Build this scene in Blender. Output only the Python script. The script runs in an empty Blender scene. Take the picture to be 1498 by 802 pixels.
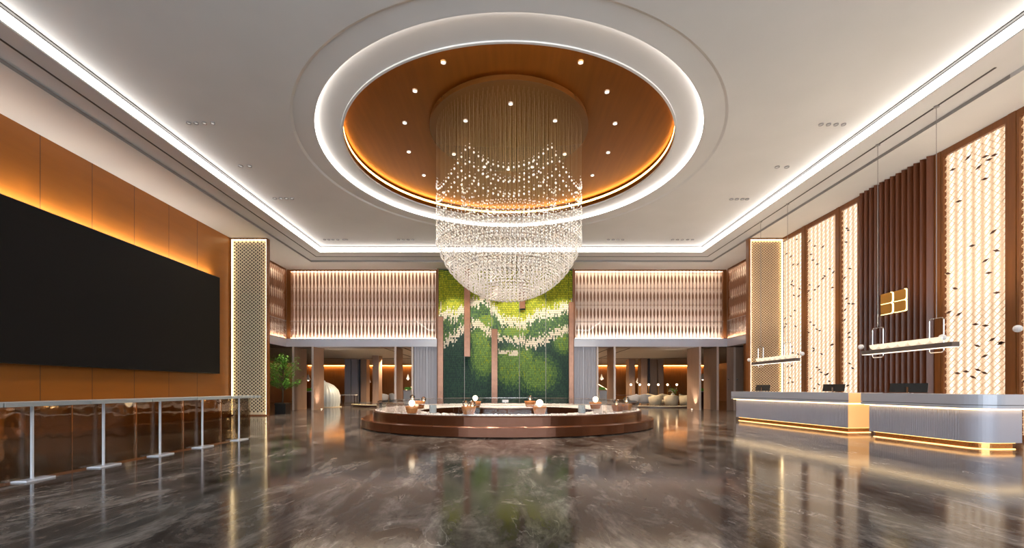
import bpy, math, random
from math import pi, sin, cos, sqrt, radians
random.seed(7)
S = bpy.context.scene
COL = S.collection

# ------------------------------------------------------------------ helpers
class MB:
    """collects polygons, then builds one mesh object"""
    def __init__(s): s.v=[]; s.f=[]; s.m=[]
    def add(s, vs, fs, mi=0):
        b=len(s.v); s.v+= [tuple(p) for p in vs]
        for f in fs: s.f.append(tuple(b+i for i in f)); s.m.append(mi)
        return s
    def box(s, x0,x1,y0,y1,z0,z1, mi=0):
        v=[(x0,y0,z0),(x1,y0,z0),(x1,y1,z0),(x0,y1,z0),(x0,y0,z1),(x1,y0,z1),(x1,y1,z1),(x0,y1,z1)]
        return s.add(v,[(0,3,2,1),(4,5,6,7),(0,1,5,4),(1,2,6,5),(2,3,7,6),(3,0,4,7)],mi)
    def quad(s,a,b,c,d,mi=0): return s.add([a,b,c,d],[(0,1,2,3)],mi)
    def prism(s, poly, z0, z1, mi=0):
        """poly: list of (x,y) counter-clockwise"""
        n=len(poly)
        v=[(x,y,z0) for x,y in poly]+[(x,y,z1) for x,y in poly]
        f=[tuple(range(n-1,-1,-1)), tuple(range(n,2*n))]+[(i,(i+1)%n,n+(i+1)%n,n+i) for i in range(n)]
        return s.add(v,f,mi)
    def lathe(s, prof, n=24, c=(0,0,0), sx=1, sy=1, mi=0, caps=True):
        """prof: list of (r,z)"""
        b=[]; 
        for r,z in prof:
            for i in range(n):
                a=2*pi*i/n; b.append((c[0]+sx*r*cos(a), c[1]+sy*r*sin(a), c[2]+z))
        f=[]
        for k in range(len(prof)-1):
            for i in range(n):
                j=(i+1)%n; f.append((k*n+i,k*n+j,(k+1)*n+j,(k+1)*n+i))
        if caps:
            if prof[0][0]>1e-4: f.append(tuple(range(n-1,-1,-1)))
            if prof[-1][0]>1e-4: f.append(tuple((len(prof)-1)*n+i for i in range(n)))
        return s.add(b,f,mi)
    def tube(s, p, q, r, n=6, r2=None, mi=0):
        r2=r if r2 is None else r2
        d=[q[i]-p[i] for i in range(3)]; L=sqrt(sum(t*t for t in d)) or 1e-6; d=[t/L for t in d]
        a=(0,0,1) if abs(d[2])<.9 else (1,0,0)
        u=(d[1]*a[2]-d[2]*a[1], d[2]*a[0]-d[0]*a[2], d[0]*a[1]-d[1]*a[0]); l=sqrt(sum(t*t for t in u)); u=[t/l for t in u]
        w=(d[1]*u[2]-d[2]*u[1], d[2]*u[0]-d[0]*u[2], d[0]*u[1]-d[1]*u[0])
        v=[]
        for P,R in ((p,r),(q,r2)):
            for i in range(n):
                t=2*pi*i/n; v.append(tuple(P[k]+R*(cos(t)*u[k]+sin(t)*w[k]) for k in range(3)))
        f=[(i,(i+1)%n,n+(i+1)%n,n+i) for i in range(n)]+[tuple(range(n-1,-1,-1)),tuple(range(n,2*n))]
        return s.add(v,f,mi)
    def path(s, pts, r, n=6, closed=False, mi=0):
        m=len(pts)
        for i in range(m if closed else m-1): s.tube(pts[i],pts[(i+1)%m],r,n,mi=mi)
        return s
    def sphere(s, c, r, n=16, k=10, sz=1, mi=0):
        return s.lathe([(r*sin(pi*i/k)+(1e-5 if i in(0,k) else 0), -r*sz*cos(pi*i/k)) for i in range(k+1)], n, c, mi=mi, caps=False)
    def build(s, name, mats, parent=None, smooth=False, loc=None):
        me=bpy.data.meshes.new(name); me.from_pydata(s.v,[],s.f)
        if not isinstance(mats,(list,tuple)): mats=[mats]
        for m in mats: me.materials.append(m)
        if len(mats)>1: me.polygons.foreach_set('material_index', s.m)
        if smooth: me.polygons.foreach_set('use_smooth',[True]*len(s.f))
        me.update()
        o=bpy.data.objects.new(name,me); COL.objects.link(o)
        if parent: o.parent=parent
        if loc: o.location=loc
        return o

def tag(o,label=None,cat=None,group=None,kind=None):
    if label: o['label']=label
    if cat: o['category']=cat
    if group: o['group']=group
    if kind: o['kind']=kind
    return o
def thing(name,label,cat,loc=(0,0,0),rz=0,group=None):
    o=bpy.data.objects.new(name,None); COL.objects.link(o); o.location=loc; o.rotation_euler=(0,0,rz)
    o.empty_display_size=.1
    return tag(o,label,cat,group)
def struct(o): o['kind']='structure'; return o
def copy_tree(o,parent=None):
    c=o.copy(); COL.objects.link(c)
    if parent: c.parent=parent
    for ch in list(KIDS.get(o.name,[])): KIDS.setdefault(c.name,[]).append(copy_tree(ch,c))
    return c
KIDS={}
def reg(o):
    """remember children so copies can be made without a depsgraph update"""
    KIDS[o.name]=[x for x in bpy.data.objects if x.parent is o]
    for x in KIDS[o.name]: reg(x)
    return o
def dup(o,loc,rz=None,label=None,group=None):
    c=copy_tree(o); c.location=loc
    if rz is not None: c.rotation_euler=(0,0,rz)
    if label: c['label']=label
    if group: c['group']=group
    return c

def spot(name,parent,loc,power,angle,rot=(0,0,0),col=(1,.82,.62),blend=.6,size=.05):
    l=bpy.data.lights.new(name,'SPOT'); l.energy=power; l.spot_size=radians(angle); l.color=col; l.spot_blend=blend; l.shadow_soft_size=size
    o=bpy.data.objects.new(name,l); COL.objects.link(o); o.location=loc; o.rotation_euler=rot
    if parent: o.parent=parent
    return o
# ------------------------------------------------------------------ materials
def mat(name,col,rough=.5,metal=0,emit=None,es=1,coat=0,trans=0,ior=1.45,alpha=1,spec=None):
    m=bpy.data.materials.new(name); m.use_nodes=True; b=m.node_tree.nodes['Principled BSDF']
    b.inputs['Base Color'].default_value=(*col,1); b.inputs['Roughness'].default_value=rough
    b.inputs['Metallic'].default_value=metal; b.inputs['Coat Weight'].default_value=coat
    b.inputs['Transmission Weight'].default_value=trans; b.inputs['IOR'].default_value=ior
    if spec is not None: b.inputs['Specular IOR Level'].default_value=spec
    if emit: b.inputs['Emission Color'].default_value=(*emit,1); b.inputs['Emission Strength'].default_value=es
    return m
def nodes(m): return m.node_tree.nodes, m.node_tree.links, m.node_tree.nodes['Principled BSDF']
def vary(m,scale=(1,1,1),amt=.12,detail=3,bump=0,nscale=5):
    """gentle procedural colour variation in world space"""
    N,L,b=nodes(m); c=tuple(b.inputs['Base Color'].default_value)
    g=N.new('ShaderNodeNewGeometry'); mp=N.new('ShaderNodeMapping'); mp.inputs['Scale'].default_value=scale
    n=N.new('ShaderNodeTexNoise'); n.inputs['Scale'].default_value=nscale; n.inputs['Detail'].default_value=detail
    L.new(g.outputs['Position'],mp.inputs['Vector']); L.new(mp.outputs[0],n.inputs['Vector'])
    r=N.new('ShaderNodeValToRGB')
    r.color_ramp.elements[0].position=.3; r.color_ramp.elements[1].position=.7
    r.color_ramp.elements[0].color=tuple(x*(1-amt) for x in c[:3])+(1,); r.color_ramp.elements[1].color=tuple(min(1,x*(1+amt)) for x in c[:3])+(1,)
    L.new(n.outputs['Fac'],r.inputs[0]); L.new(r.outputs[0],b.inputs['Base Color'])
    if bump:
        bp=N.new('ShaderNodeBump'); bp.inputs['Strength'].default_value=bump; bp.inputs['Distance'].default_value=.02
        L.new(n.outputs['Fac'],bp.inputs['Height']); L.new(bp.outputs[0],b.inputs['Normal'])
    return m
def glass(name,tint,gloss=1.0,rough=0.0,wave=0,solid=0,solid_col=(.8,.85,.85)):
    """thin sheet: tinted transparency with a fresnel reflection"""
    m=bpy.data.materials.new(name); m.use_nodes=True; N=m.node_tree.nodes; L=m.node_tree.links; N.clear()
    out=N.new('ShaderNodeOutputMaterial'); tr=N.new('ShaderNodeBsdfTransparent'); tr.inputs[0].default_value=(*tint,1)
    gl=N.new('ShaderNodeBsdfGlossy'); gl.inputs['Roughness'].default_value=rough
    fr=N.new('ShaderNodeFresnel'); fr.inputs[0].default_value=1.5
    mu=N.new('ShaderNodeMath'); mu.operation='MULTIPLY'; mu.inputs[1].default_value=gloss; mu.use_clamp=True
    mx=N.new('ShaderNodeMixShader'); L.new(fr.outputs[0],mu.inputs[0]); L.new(mu.outputs[0],mx.inputs[0]); L.new(tr.outputs[0],mx.inputs[1]); L.new(gl.outputs[0],mx.inputs[2])
    last=mx
    if solid:
        df=N.new('ShaderNodeBsdfDiffuse'); df.inputs[0].default_value=(*solid_col,1); m2=N.new('ShaderNodeMixShader'); m2.inputs[0].default_value=solid
        L.new(mx.outputs[0],m2.inputs[1]); L.new(df.outputs[0],m2.inputs[2]); last=m2
    if wave:
        g=N.new('ShaderNodeNewGeometry'); n=N.new('ShaderNodeTexNoise'); n.inputs['Scale'].default_value=4; n.inputs['Detail'].default_value=1
        bp=N.new('ShaderNodeBump'); bp.inputs['Strength'].default_value=wave; bp.inputs['Distance'].default_value=.02
        L.new(g.outputs['Position'],n.inputs['Vector']); L.new(n.outputs['Fac'],bp.inputs['Height'])
        L.new(bp.outputs[0],gl.inputs['Normal']); L.new(bp.outputs[0],fr.inputs['Normal'])
    L.new(last.outputs[0],out.inputs[0]); return m
def emis(name,col,s):
    m=bpy.data.materials.new(name); m.use_nodes=True; N=m.node_tree.nodes; L=m.node_tree.links; N.clear()
    out=N.new('ShaderNodeOutputMaterial'); e=N.new('ShaderNodeEmission'); e.inputs[0].default_value=(*col,1); e.inputs[1].default_value=s
    L.new(e.outputs[0],out.inputs[0]); return m

M={}
M['plaster']=vary(mat('plaster',(.60,.58,.565),.75),amt=.03,nscale=.6)
M['plaster_band']=vary(mat('plaster_band',(.58,.565,.56),.6),amt=.03,nscale=.8)
M['metal_grey']=mat('metal_grey',(.27,.25,.24),.4,.3)
M['slot']=mat('slot',(.05,.045,.04),.5)
M['cove']=emis('cove_light',(1,.95,.89),5.5)
M['ring']=emis('ring_light',(1,.95,.89),6.5)
M['lavender']=mat('lavender_stone',(.58,.57,.64),.25)
M['orange_wall']=vary(mat('orange_wall',(.28,.088,.007),.45),scale=(.3,.3,2),amt=.06,nscale=2)
M['wood']=vary(mat('wood',(.33,.135,.045),.4),scale=(6,6,.4),amt=.2,nscale=4)
M['brown']=vary(mat('brown_frame',(.18,.060,.014),.38),scale=(4,4,.3),amt=.12,nscale=4)
M['darkbrown']=mat('dark_brown',(.09,.035,.018),.35)
M['dome']=vary(mat('dome_copper',(.23,.078,.006),.36,.85),scale=(4,.3,1),amt=.08,nscale=2)
M['drum']=mat('bronze_mirror',(.22,.10,.028),.25,.6)
M['dome_led']=emis('dome_led',(1,.50,.12),16)
M['black']=mat('screen_black',(.006,.006,.007),.6,spec=.2)
M['blackbox']=mat('black_lacquer',(.012,.012,.012),.3)
M['cream']=mat('cream_wall',(.68,.57,.49),.6)
M['grey_panel']=vary(mat('grey_panel',(.30,.28,.31),.35),scale=(8,8,.3),amt=.1,nscale=3)
M['taupe']=vary(mat('taupe_panel',(.30,.20,.15),.4),scale=(8,8,.3),amt=.12,nscale=3)
M['taupe_edge']=mat('taupe_edge',(.55,.45,.40),.3)
M['navy']=mat('navy_panel',(.03,.035,.055),.35)
M['led_warm']=emis('led_warm',(1,.60,.22),1.5)
M['led_amber']=emis('led_amber',(1,.50,.16),18)
M['led_pale']=emis('led_pale',(1,.80,.58),12)
M['chrome']=mat('chrome',(.75,.73,.72),.15,1)
M['brass']=mat('brass',(.60,.28,.05),.35,.5)
M['white']=mat('white_gloss',(.8,.8,.8),.25)
M['bead']=mat('crystal_bead',(.86,.80,.74),.12,0,coat=.5)
M['cable']=mat('steel_cable',(.30,.20,.10),.35,.3)
M['desk']=mat('lavender_metal',(.46,.44,.50),.42,.1)
M['desktop']=mat('desk_slab',(.52,.52,.58),.25,.1)
M['copper']=mat('copper',(.095,.030,.011),.18,.5)
M['plinth']=mat('plinth_copper',(.75,.35,.12),.2,.8)
M['glassclear']=glass('clear_glass',(.93,.95,.94),1.0)
M['glassrail']=glass('rail_glass',(.95,.96,.97),.6)
M['glassbronze']=glass('bronze_glass',(.99,.90,.77),.9,.01,wave=.10)
M['glasstop']=glass('table_glass',(.75,.82,.80),1.4,.05,wave=.2,solid=.45,solid_col=(.80,.84,.84))
M['frost']=mat('frosted_glass',(.80,.80,.86),.3,coat=.3)
M['bulb']=emis('lamp_bulb',(1,.80,.55),3.0)
M['filament']=emis('filament',(1,.6,.25),8)
M['terracotta']=vary(mat('copper_bowl',(.50,.19,.06),.4,.2),amt=.15,nscale=20)
M['pebble']=vary(mat('pebbles',(.86,.76,.69),.6),amt=.15,nscale=30)
M['water']=mat('dark_basin',(.05,.035,.03),.06)
M['soil']=mat('soil',(.03,.02,.012),.9)
M['leaf']=vary(mat('leaf',(.13,.38,.04),.5),amt=.5,nscale=6)
M['bark']=mat('bark',(.06,.035,.02),.8)
M['creamfab']=vary(mat('cream_fabric',(.40,.35,.26),.8),amt=.06,nscale=8)
M['greyfab']=mat('blue_grey_fabric',(.20,.22,.27),.8)
M['shell']=mat('pale_shell',(.40,.46,.50),.35)
M['downlens']=emis('downlight_lens',(1,.82,.6),9)
M['downlens_dim']=emis('ceiling_lens_dim',(1,.9,.8),.5)
M['redwood']=mat('dark_red_wood',(.06,.018,.012),.3)

def marble():
    m=mat('dark_marble',(.08,.07,.06),.10); N,L,b=nodes(m)
    b.inputs['Specular IOR Level'].default_value=.5; b.inputs['IOR'].default_value=1.22
    g=N.new('ShaderNodeNewGeometry')
    mp=N.new('ShaderNodeMapping'); mp.inputs['Rotation'].default_value=(0,0,radians(32)); mp.inputs['Scale'].default_value=(1,.38,1)
    L.new(g.outputs['Position'],mp.inputs['Vector'])
    def noise(sc,det,dist,ro=.55):
        n=N.new('ShaderNodeTexNoise'); n.inputs['Scale'].default_value=sc; n.inputs['Detail'].default_value=det; n.inputs['Distortion'].default_value=dist; n.inputs['Roughness'].default_value=ro
        L.new(mp.outputs[0],n.inputs['Vector']); return n
    def ramp(src,stops):
        r=N.new('ShaderNodeValToRGB'); e=r.color_ramp.elements
        e[0].position,e[0].color=stops[0][0],(*stops[0][1],1); e[1].position,e[1].color=stops[-1][0],(*stops[-1][1],1)
        for p,c in stops[1:-1]: k=e.new(p); k.color=(*c,1)
        L.new(src,r.inputs[0]); return r
    n1=noise(1.7,9,.9,.72)
    base=ramp(n1.outputs['Fac'],[(.37,(.028,.022,.019)),(.47,(.085,.071,.063)),(.53,(.125,.108,.098)),(.66,(.27,.238,.218))])
    n5=noise(7,6,.6,.7); fine=ramp(n5.outputs['Fac'],[(.38,(.72,.72,.72)),(.62,(1.28,1.28,1.28))])
    m5=N.new('ShaderNodeMix'); m5.data_type='RGBA'; m5.blend_type='MULTIPLY'; m5.inputs[0].default_value=1
    L.new(base.outputs[0],m5.inputs[6]); L.new(fine.outputs[0],m5.inputs[7])
    n2=noise(.55,5,2.2,.6)
    big=ramp(n2.outputs['Fac'],[(.35,(.55,.55,.55)),(.65,(1.3,1.27,1.22))])
    mul=N.new('ShaderNodeMix'); mul.data_type='RGBA'; mul.blend_type='MULTIPLY'; mul.inputs[0].default_value=1
    L.new(m5.outputs[2],mul.inputs[6]); L.new(big.outputs[0],mul.inputs[7])
    # thin pale veins
    n3=noise(2.6,4,1.6,.5)
    vein=ramp(n3.outputs['Fac'],[(.0,(0,0,0)),(.490,(0,0,0)),(.503,(1,1,1)),(.516,(0,0,0)),(1,(0,0,0))])
    n4=noise(2.0,3,.5); msk=ramp(n4.outputs['Fac'],[(.53,(0,0,0)),(.68,(.8,.8,.8))])
    vm=N.new('ShaderNodeMath'); vm.operation='MULTIPLY'; L.new(vein.outputs[0],vm.inputs[0]); L.new(msk.outputs[0],vm.inputs[1])
    mx=N.new('ShaderNodeMix'); mx.data_type='RGBA'; L.new(vm.outputs[0],mx.inputs[0]); L.new(mul.outputs[2],mx.inputs[6]); mx.inputs[7].default_value=(.55,.49,.45,1)
    L.new(mx.outputs[2],b.inputs['Base Color'])
    rr=N.new('ShaderNodeMapRange'); rr.inputs['To Min'].default_value=.07; rr.inputs['To Max'].default_value=.15
    L.new(n1.outputs['Fac'],rr.inputs['Value']); L.new(rr.outputs[0],b.inputs['Roughness'])
    return m
M['marble']=marble()

def backlight(name,axis,strength,period=.23):
    """diffuser over vertical lamp tubes: brightness rises in front of each tube"""
    m=bpy.data.materials.new(name); m.use_nodes=True; N=m.node_tree.nodes; L=m.node_tree.links; N.clear()
    out=N.new('ShaderNodeOutputMaterial'); e=N.new('ShaderNodeEmission'); g=N.new('ShaderNodeNewGeometry'); sp=N.new('ShaderNodeSeparateXYZ')
    L.new(g.outputs['Position'],sp.inputs[0])
    a=N.new('ShaderNodeMath'); a.operation='MULTIPLY'; a.inputs[1].default_value=2*pi/period; L.new(sp.outputs[axis],a.inputs[0])
    s=N.new('ShaderNodeMath'); s.operation='SINE'; L.new(a.outputs[0],s.inputs[0])
    r=N.new('ShaderNodeMapRange'); r.inputs['From Min'].default_value=-1; r.inputs['To Min'].default_value=0; r.inputs['To Max'].default_value=1
    L.new(s.outputs[0],r.inputs['Value'])
    c=N.new('ShaderNodeValToRGB'); c.color_ramp.elements[0].color=(1,.64,.40,1); c.color_ramp.elements[1].color=(1,.86,.68,1)
    L.new(r.outputs[0],c.inputs[0]); L.new(c.outputs[0],e.inputs[0])
    r2=N.new('ShaderNodeMapRange'); r2.inputs['To Min'].default_value=strength*.62; r2.inputs['To Max'].default_value=strength*1.25
    L.new(r.outputs[0],r2.inputs['Value']); L.new(r2.outputs[0],e.inputs[1]); L.new(e.outputs[0],out.inputs[0])
    return m
M['backlight']=backlight('panel_backlight',1,1.0)

# ------------------------------------------------------------------ camera
CZ=1.25; F=652.0; PX,PY=742.0,568.0
cam=bpy.data.cameras.new('camera'); co=bpy.data.objects.new('camera',cam); COL.objects.link(co)
co.location=(0,0,CZ); co.rotation_euler=(pi/2,0,0); cam.sensor_width=36; cam.lens=36*F/1498
cam.shift_x=(749-PX)/1498; cam.shift_y=(PY-401)/1498; cam.clip_start=.05; cam.clip_end=200
S.camera=co
def on_z(x,y,z):    # point of plane z seen at photo pixel
    Y=(z-CZ)*F/(PY-y); return ((x-PX)*Y/F, Y, z)

# ------------------------------------------------------------------ room shell
XL,XR=-12.45,12.5; YB=25.3; YF=-7.0; ZP=8.0; ZM=8.09; ZC=8.38
struct(MB().box(-21,21,YF-.3,47,-.2,0).build('floor',M['marble']))
# perimeter ceiling band (z 8.0), middle band (8.09) and centre panel (8.38)
def ring_rect(o,i,z,mb,mi=0):
    (x0,x1,y0,y1),(a0,a1,b0,b1)=o,i
    mb.quad((x0,y0,z),(a0,b0,z),(a1,b0,z),(x1,y0,z),mi); mb.quad((x1,y0,z),(a1,b0,z),(a1,b1,z),(x1,y1,z),mi)
    mb.quad((x1,y1,z),(a1,b1,z),(a0,b1,z),(x0,y1,z),mi); mb.quad((x0,y1,z),(a0,b1,z),(a0,b0,z),(x0,y0,z),mi)
P0=(XL-.3,XR+.3,YF-.3,YB+1.2); P1=(-10.5,10.95,-4.5,23.85); P2=(-9.45,9.85,-3.4,22.49)
def riser(r,z0,z1,mb,mi=0):
    a0,a1,b0,b1=r
    mb.quad((a0,b0,z0),(a0,b1,z0),(a0,b1,z1),(a0,b0,z1),mi); mb.quad((a0,b1,z0),(a1,b1,z0),(a1,b1,z1),(a0,b1,z1),mi)
    mb.quad((a1,b1,z0),(a1,b0,z0),(a1,b0,z1),(a1,b1,z1),mi); mb.quad((a1,b0,z0),(a0,b0,z0),(a0,b0,z1),(a1,b0,z1),mi)
mb=MB(); ring_rect(P0,P1,ZP,mb); riser(P1,ZP,ZM,mb,1); mb.quad((P1[1]-.004,9.7,ZP),(P1[1]-.004,P1[2],ZP),(P1[1]-.004,P1[2],ZM),(P1[1]-.004,9.7,ZM),0); ring_rect(P1,P2,ZM,mb,2)
riser(P2,ZM,ZM+.035,mb,0); riser(P2,ZC-.03,ZC,mb,1)
struct(mb.build('ceiling',[M['plaster'],M['metal_grey'],M['plaster_band']]))
# right-hand band ends in the photo: same ring, cut there by a plain return
# cove light behind the riser
mb=MB(); riser(P2,ZM+.035,ZC-.03,mb); cv=mb.build('cove_light_strip',M['cove']); tag(cv,'long white strip of cove light running round the raised middle of the ceiling','cove light')
# slot lines
S1=(-9.93,10.41,-3.9,23.17)
mb=MB(); w=.022
a0,a1,b0,b1=S1
mb.box(a0-w,a0+w,b0,b1,ZM-.012,ZM+.03); mb.box(a1-w,a1+w,9.5,b1,ZM-.012,ZM+.03); mb.box(a0,a1,b1-w,b1+w,ZM-.012,ZM+.03)
struct(mb.build('trim_1',M['slot']))
mb=MB(); a0,a1,b0,b1=P2
for x in(a0+.06,a1-.06): mb.box(x-.03,x+.03,b0,b1,ZC-.02,ZC+.02)
mb.box(a0,a1,b1-.09,b1-.03,ZC-.02,ZC+.02); struct(mb.build('trim_2',M['slot']))
# centre panel with the round opening
CX,CY=.05,14.15; RO,RI=6.18,5.66; NS=128
def circ(r,z,rx=None,cx=CX,cy=CY,ry=None,n=NS):
    return [(cx+(rx or r)*cos(2*pi*i/n), cy+(ry or r)*sin(2*pi*i/n), z) for i in range(n)]
def band(mb,A,B,mi=0):
    n=len(A); mb.add(A+B,[(i,(i+1)%n,n+(i+1)%n,n+i) for i in range(n)],mi)
def rectpt(a,rect):
    x0,x1,y0,y1=rect; dx,dy=cos(a),sin(a)
    t=min([(x1-CX)/dx if dx>1e-9 else 1e9,(x0-CX)/dx if dx<-1e-9 else 1e9,(y1-CY)/dy if dy>1e-9 else 1e9,(y0-CY)/dy if dy<-1e-9 else 1e9])
    return (CX+t*dx,CY+t*dy)
mb=MB(); rect=P2; angs=sorted([2*pi*i/NS for i in range(NS)])
outer=[rectpt(a,rect) for a in angs]
A=circ(RO+.07,ZC); B=[(x,y,ZC) for x,y in outer]; band(mb,A,B)
for cx_,cy_ in((rect[1],rect[3]),(rect[0],rect[3]),(rect[0],rect[2]),(rect[1],rect[2])):   # fill the corners
    a=math.atan2(cy_-CY,cx_-CX)%(2*pi); k=int(a/(2*pi/NS)); mb.add([B[k],(cx_,cy_,ZC),B[(k+1)%NS]],[(0,1,2)])
band(mb,circ(RO+.07,ZC),circ(RO,ZC+.035)); band(mb,circ(RO,ZC+.035),circ(RI+.02,ZC+.02)); band(mb,circ(RI+.02,ZC+.02),circ(RI,ZC+.035)); band(mb,circ(RI,ZC+.035),circ(RI,ZC+.05))
ZA=8.55
CY2=14.2; EX,EY=4.97,4.80
def ell(k,z): return circ(1,z,rx=EX*k,ry=EY*k,cy=CY2)
band(mb,circ(RI,ZA),ell(1.012,ZA)); band(mb,ell(1.012,ZA),ell(1.012,ZA-.035)); band(mb,ell(1.012,ZA-.035),ell(1.0,ZA-.035)); band(mb,ell(1.0,ZA-.035),ell(1.0,ZA+.02))
struct(mb.build('ceiling',M['plaster']))
mb=MB(); band(mb,circ(RI,ZC+.05),circ(RI,ZA)); tag(mb.build('ring_light_strip',M['ring']),'round white strip of light around the wide circular ceiling recess','cove light')
# copper dome lining
ZD=8.86
d=thing('ceiling_dome','round copper-coloured ceiling recess glowing amber at its rim above the crystal chandelier','ceiling dome',(0,0,ZA))
def atz(o,dz=ZA): o.location.z-=dz; return o
mb=MB(); band(mb,ell(1,ZA+.02),ell(1,ZA+.17)); atz(mb.build('rim',M['dome'],d))
mb=MB(); band(mb,ell(1,ZA+.17),ell(1,ZA+.24)); atz(mb.build('light_strip',M['dome_led'],d))
mb=MB(); band(mb,ell(1,ZA+.24),ell(1,ZD)); mb.add(ell(1,ZD),[tuple(range(NS))]); atz(mb.build('disc',M['dome'],d))
struct(MB().box(-21,21,YF-.3,47,9.4,9.6).build('ceiling',M['plaster']))  # unseen slab added over everything to stop sky light leaking in

# ------------------------------------------------------------------ walls
mb=MB(); mb.box(XL-.3,XL,YF-.3,20.1,0,9.4)
y=-6.0
for ys in (11.88,13.37,14.88,16.4,17.9,10.38,8.88,7.38,5.88): mb.box(XL-.01,XL+.003,ys-.008,ys+.008,0,ZP,1)
struct(mb.build('wall_left',[M['orange_wall'],M['darkbrown']]))
mb=MB(); mb.box(XR,XR+.3,YF-.3,20.4,0,9.4); struct(mb.build('wall_right',M['darkbrown']))
# front wall behind the viewer: glazed facade
mb=MB(); mb.box(-12.8,12.8,YF-.3,YF,7.7,9.4); mb.box(-12.8,12.8,YF-.3,YF,0,.3)
for i in range(9): x=-12.4+i*3.1; mb.box(x-.08,x+.08,YF-.2,YF-.02,.3,7.7)
mb.box(-12.8,12.8,YF-.16,YF-.06,3.0,3.12)
struct(mb.build('wall_front',M['metal_grey']))
struct(MB().box(-12.5,12.5,YF-.12,YF-.11,.3,7.7).build('window_1',M['glassclear']))
# back wings: backing wall for the fin screens, sides, fascias, lounge shell
ZF0,ZF1=3.6,4.05; XWL,XWR=-12.5,12.45; GL,GR=-3.95,3.76
for (x0,x1) in ((XWL-1.2,GL),(GR,XWR+1.2)):
    struct(MB().box(x0,x1,YB+.62,YB+.9,ZF0,9.4).build('wall_back',M['cream']))
struct(MB().box(XWL-.75,XWL-.5,20.1,YB+.9,ZF0,9.4).build('wall_left',M['cream']))
struct(MB().box(XWR+.5,XWR+.75,20.1,YB+.9,ZF0,9.4).build('wall_right',M['cream']))
mb=MB(); mb.box(XWL,GL,YB-.06,YB+1,ZF0,ZF1); mb.box(XWL-1.2,XWL,20.0,YB+1,ZF0,ZF1); struct(mb.build('trim_3',M['lavender']))
mb=MB(); mb.box(GR,XWR,YB-.06,YB+1,ZF0,ZF1); mb.box(XWR,XWR+1.2,20.0,YB+1,ZF0,ZF1); struct(mb.build('trim_4',M['lavender']))
# lounge ceiling and walls
mb=MB(); mb.box(-21,21,YB+.9,47,3.66,3.8); mb.box(-21,XWL-1,20.1,YB+.9,3.66,3.8); mb.box(XWR+1,21,20.1,YB+.9,3.66,3.8)
for s in(-1,1):   # slot grooves running diagonally in the picture
    for x in(6.2,7.4): mb.box(s*x-.04,s*x+.04,YB+1.5,44,3.645,3.67,1)
    mb.box(min(s*3,s*15),max(s*3,s*15),36-.04,36+.04,3.645,3.67,1)
struct(mb.build('ceiling',[M['plaster'],M['slot']]))
M['lounge_wood']=vary(mat('lounge_wood',(.42,.19,.065),.45),scale=(5,5,.3),amt=.15,nscale=3)
struct(MB().box(-21,21,46,46.3,0,3.8).build('wall_back',M['lounge_wood']))
struct(MB().box(-21.2,-20.9,20,46.3,0,3.8).build('wall_left',M['taupe']))
struct(MB().box(20.9,21.2,20,46.3,0,3.8).build('wall_right',M['taupe']))
mb=MB(); mb.box(-21,-12.8,19.9,20.1,0,9.4); mb.box(12.8,21,19.9,20.1,0,9.4); struct(mb.build('wall_front',M['taupe']))
mb=MB(); mb.box(-21,21,45.3,45.36,3.60,3.66,0); struct(mb.build('trim_5',M['wood']))
ls=MB().box(-20.5,20.5,45.86,45.95,3.545,3.565).build('cove_light_strip',M['led_amber']); tag(ls,'amber strip of light along the top of the wooden wall at the far end of the lounge','cove light')
# side walls under the wings
mb=MB(); 
for i in range(9): mb.box(XWL-.12,XWL-.04,20.3+i*.32,20.3+i*.32+.29,0,ZF0)
mb.box(XWL-.3,XWL-.12,20.1,23.2,0,ZF0,1); struct(mb.build('wall_left',[M['lavender'],M['grey_panel']]))

# ------------------------------------------------------------------ big screen on left wall
t=thing('video_screen','huge black video screen on the orange panelled wall','screen',(XL,11,1.86))
sm=bpy.data.objects
o=MB().box(XL+.004,XL+.25,2.5,18.92,1.86,5.94).build('housing',M['blackbox'],t); o.location=(-XL,-11,-1.86)
o=MB().box(XL+.25,XL+.262,2.52,18.90,1.88,5.92).build('display',M['black'],t); o.location=(-XL,-11,-1.86)
for yy in (18.3,17.0,15.6,14.0,12.5,11.0,9.5,8.0):
    o=MB().box(XL+.015,XL+.05,yy-.35,yy+.35,5.941,5.955).build('light_strip',M['led_warm'],t); o.location=(-XL,-11,-1.86)

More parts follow.
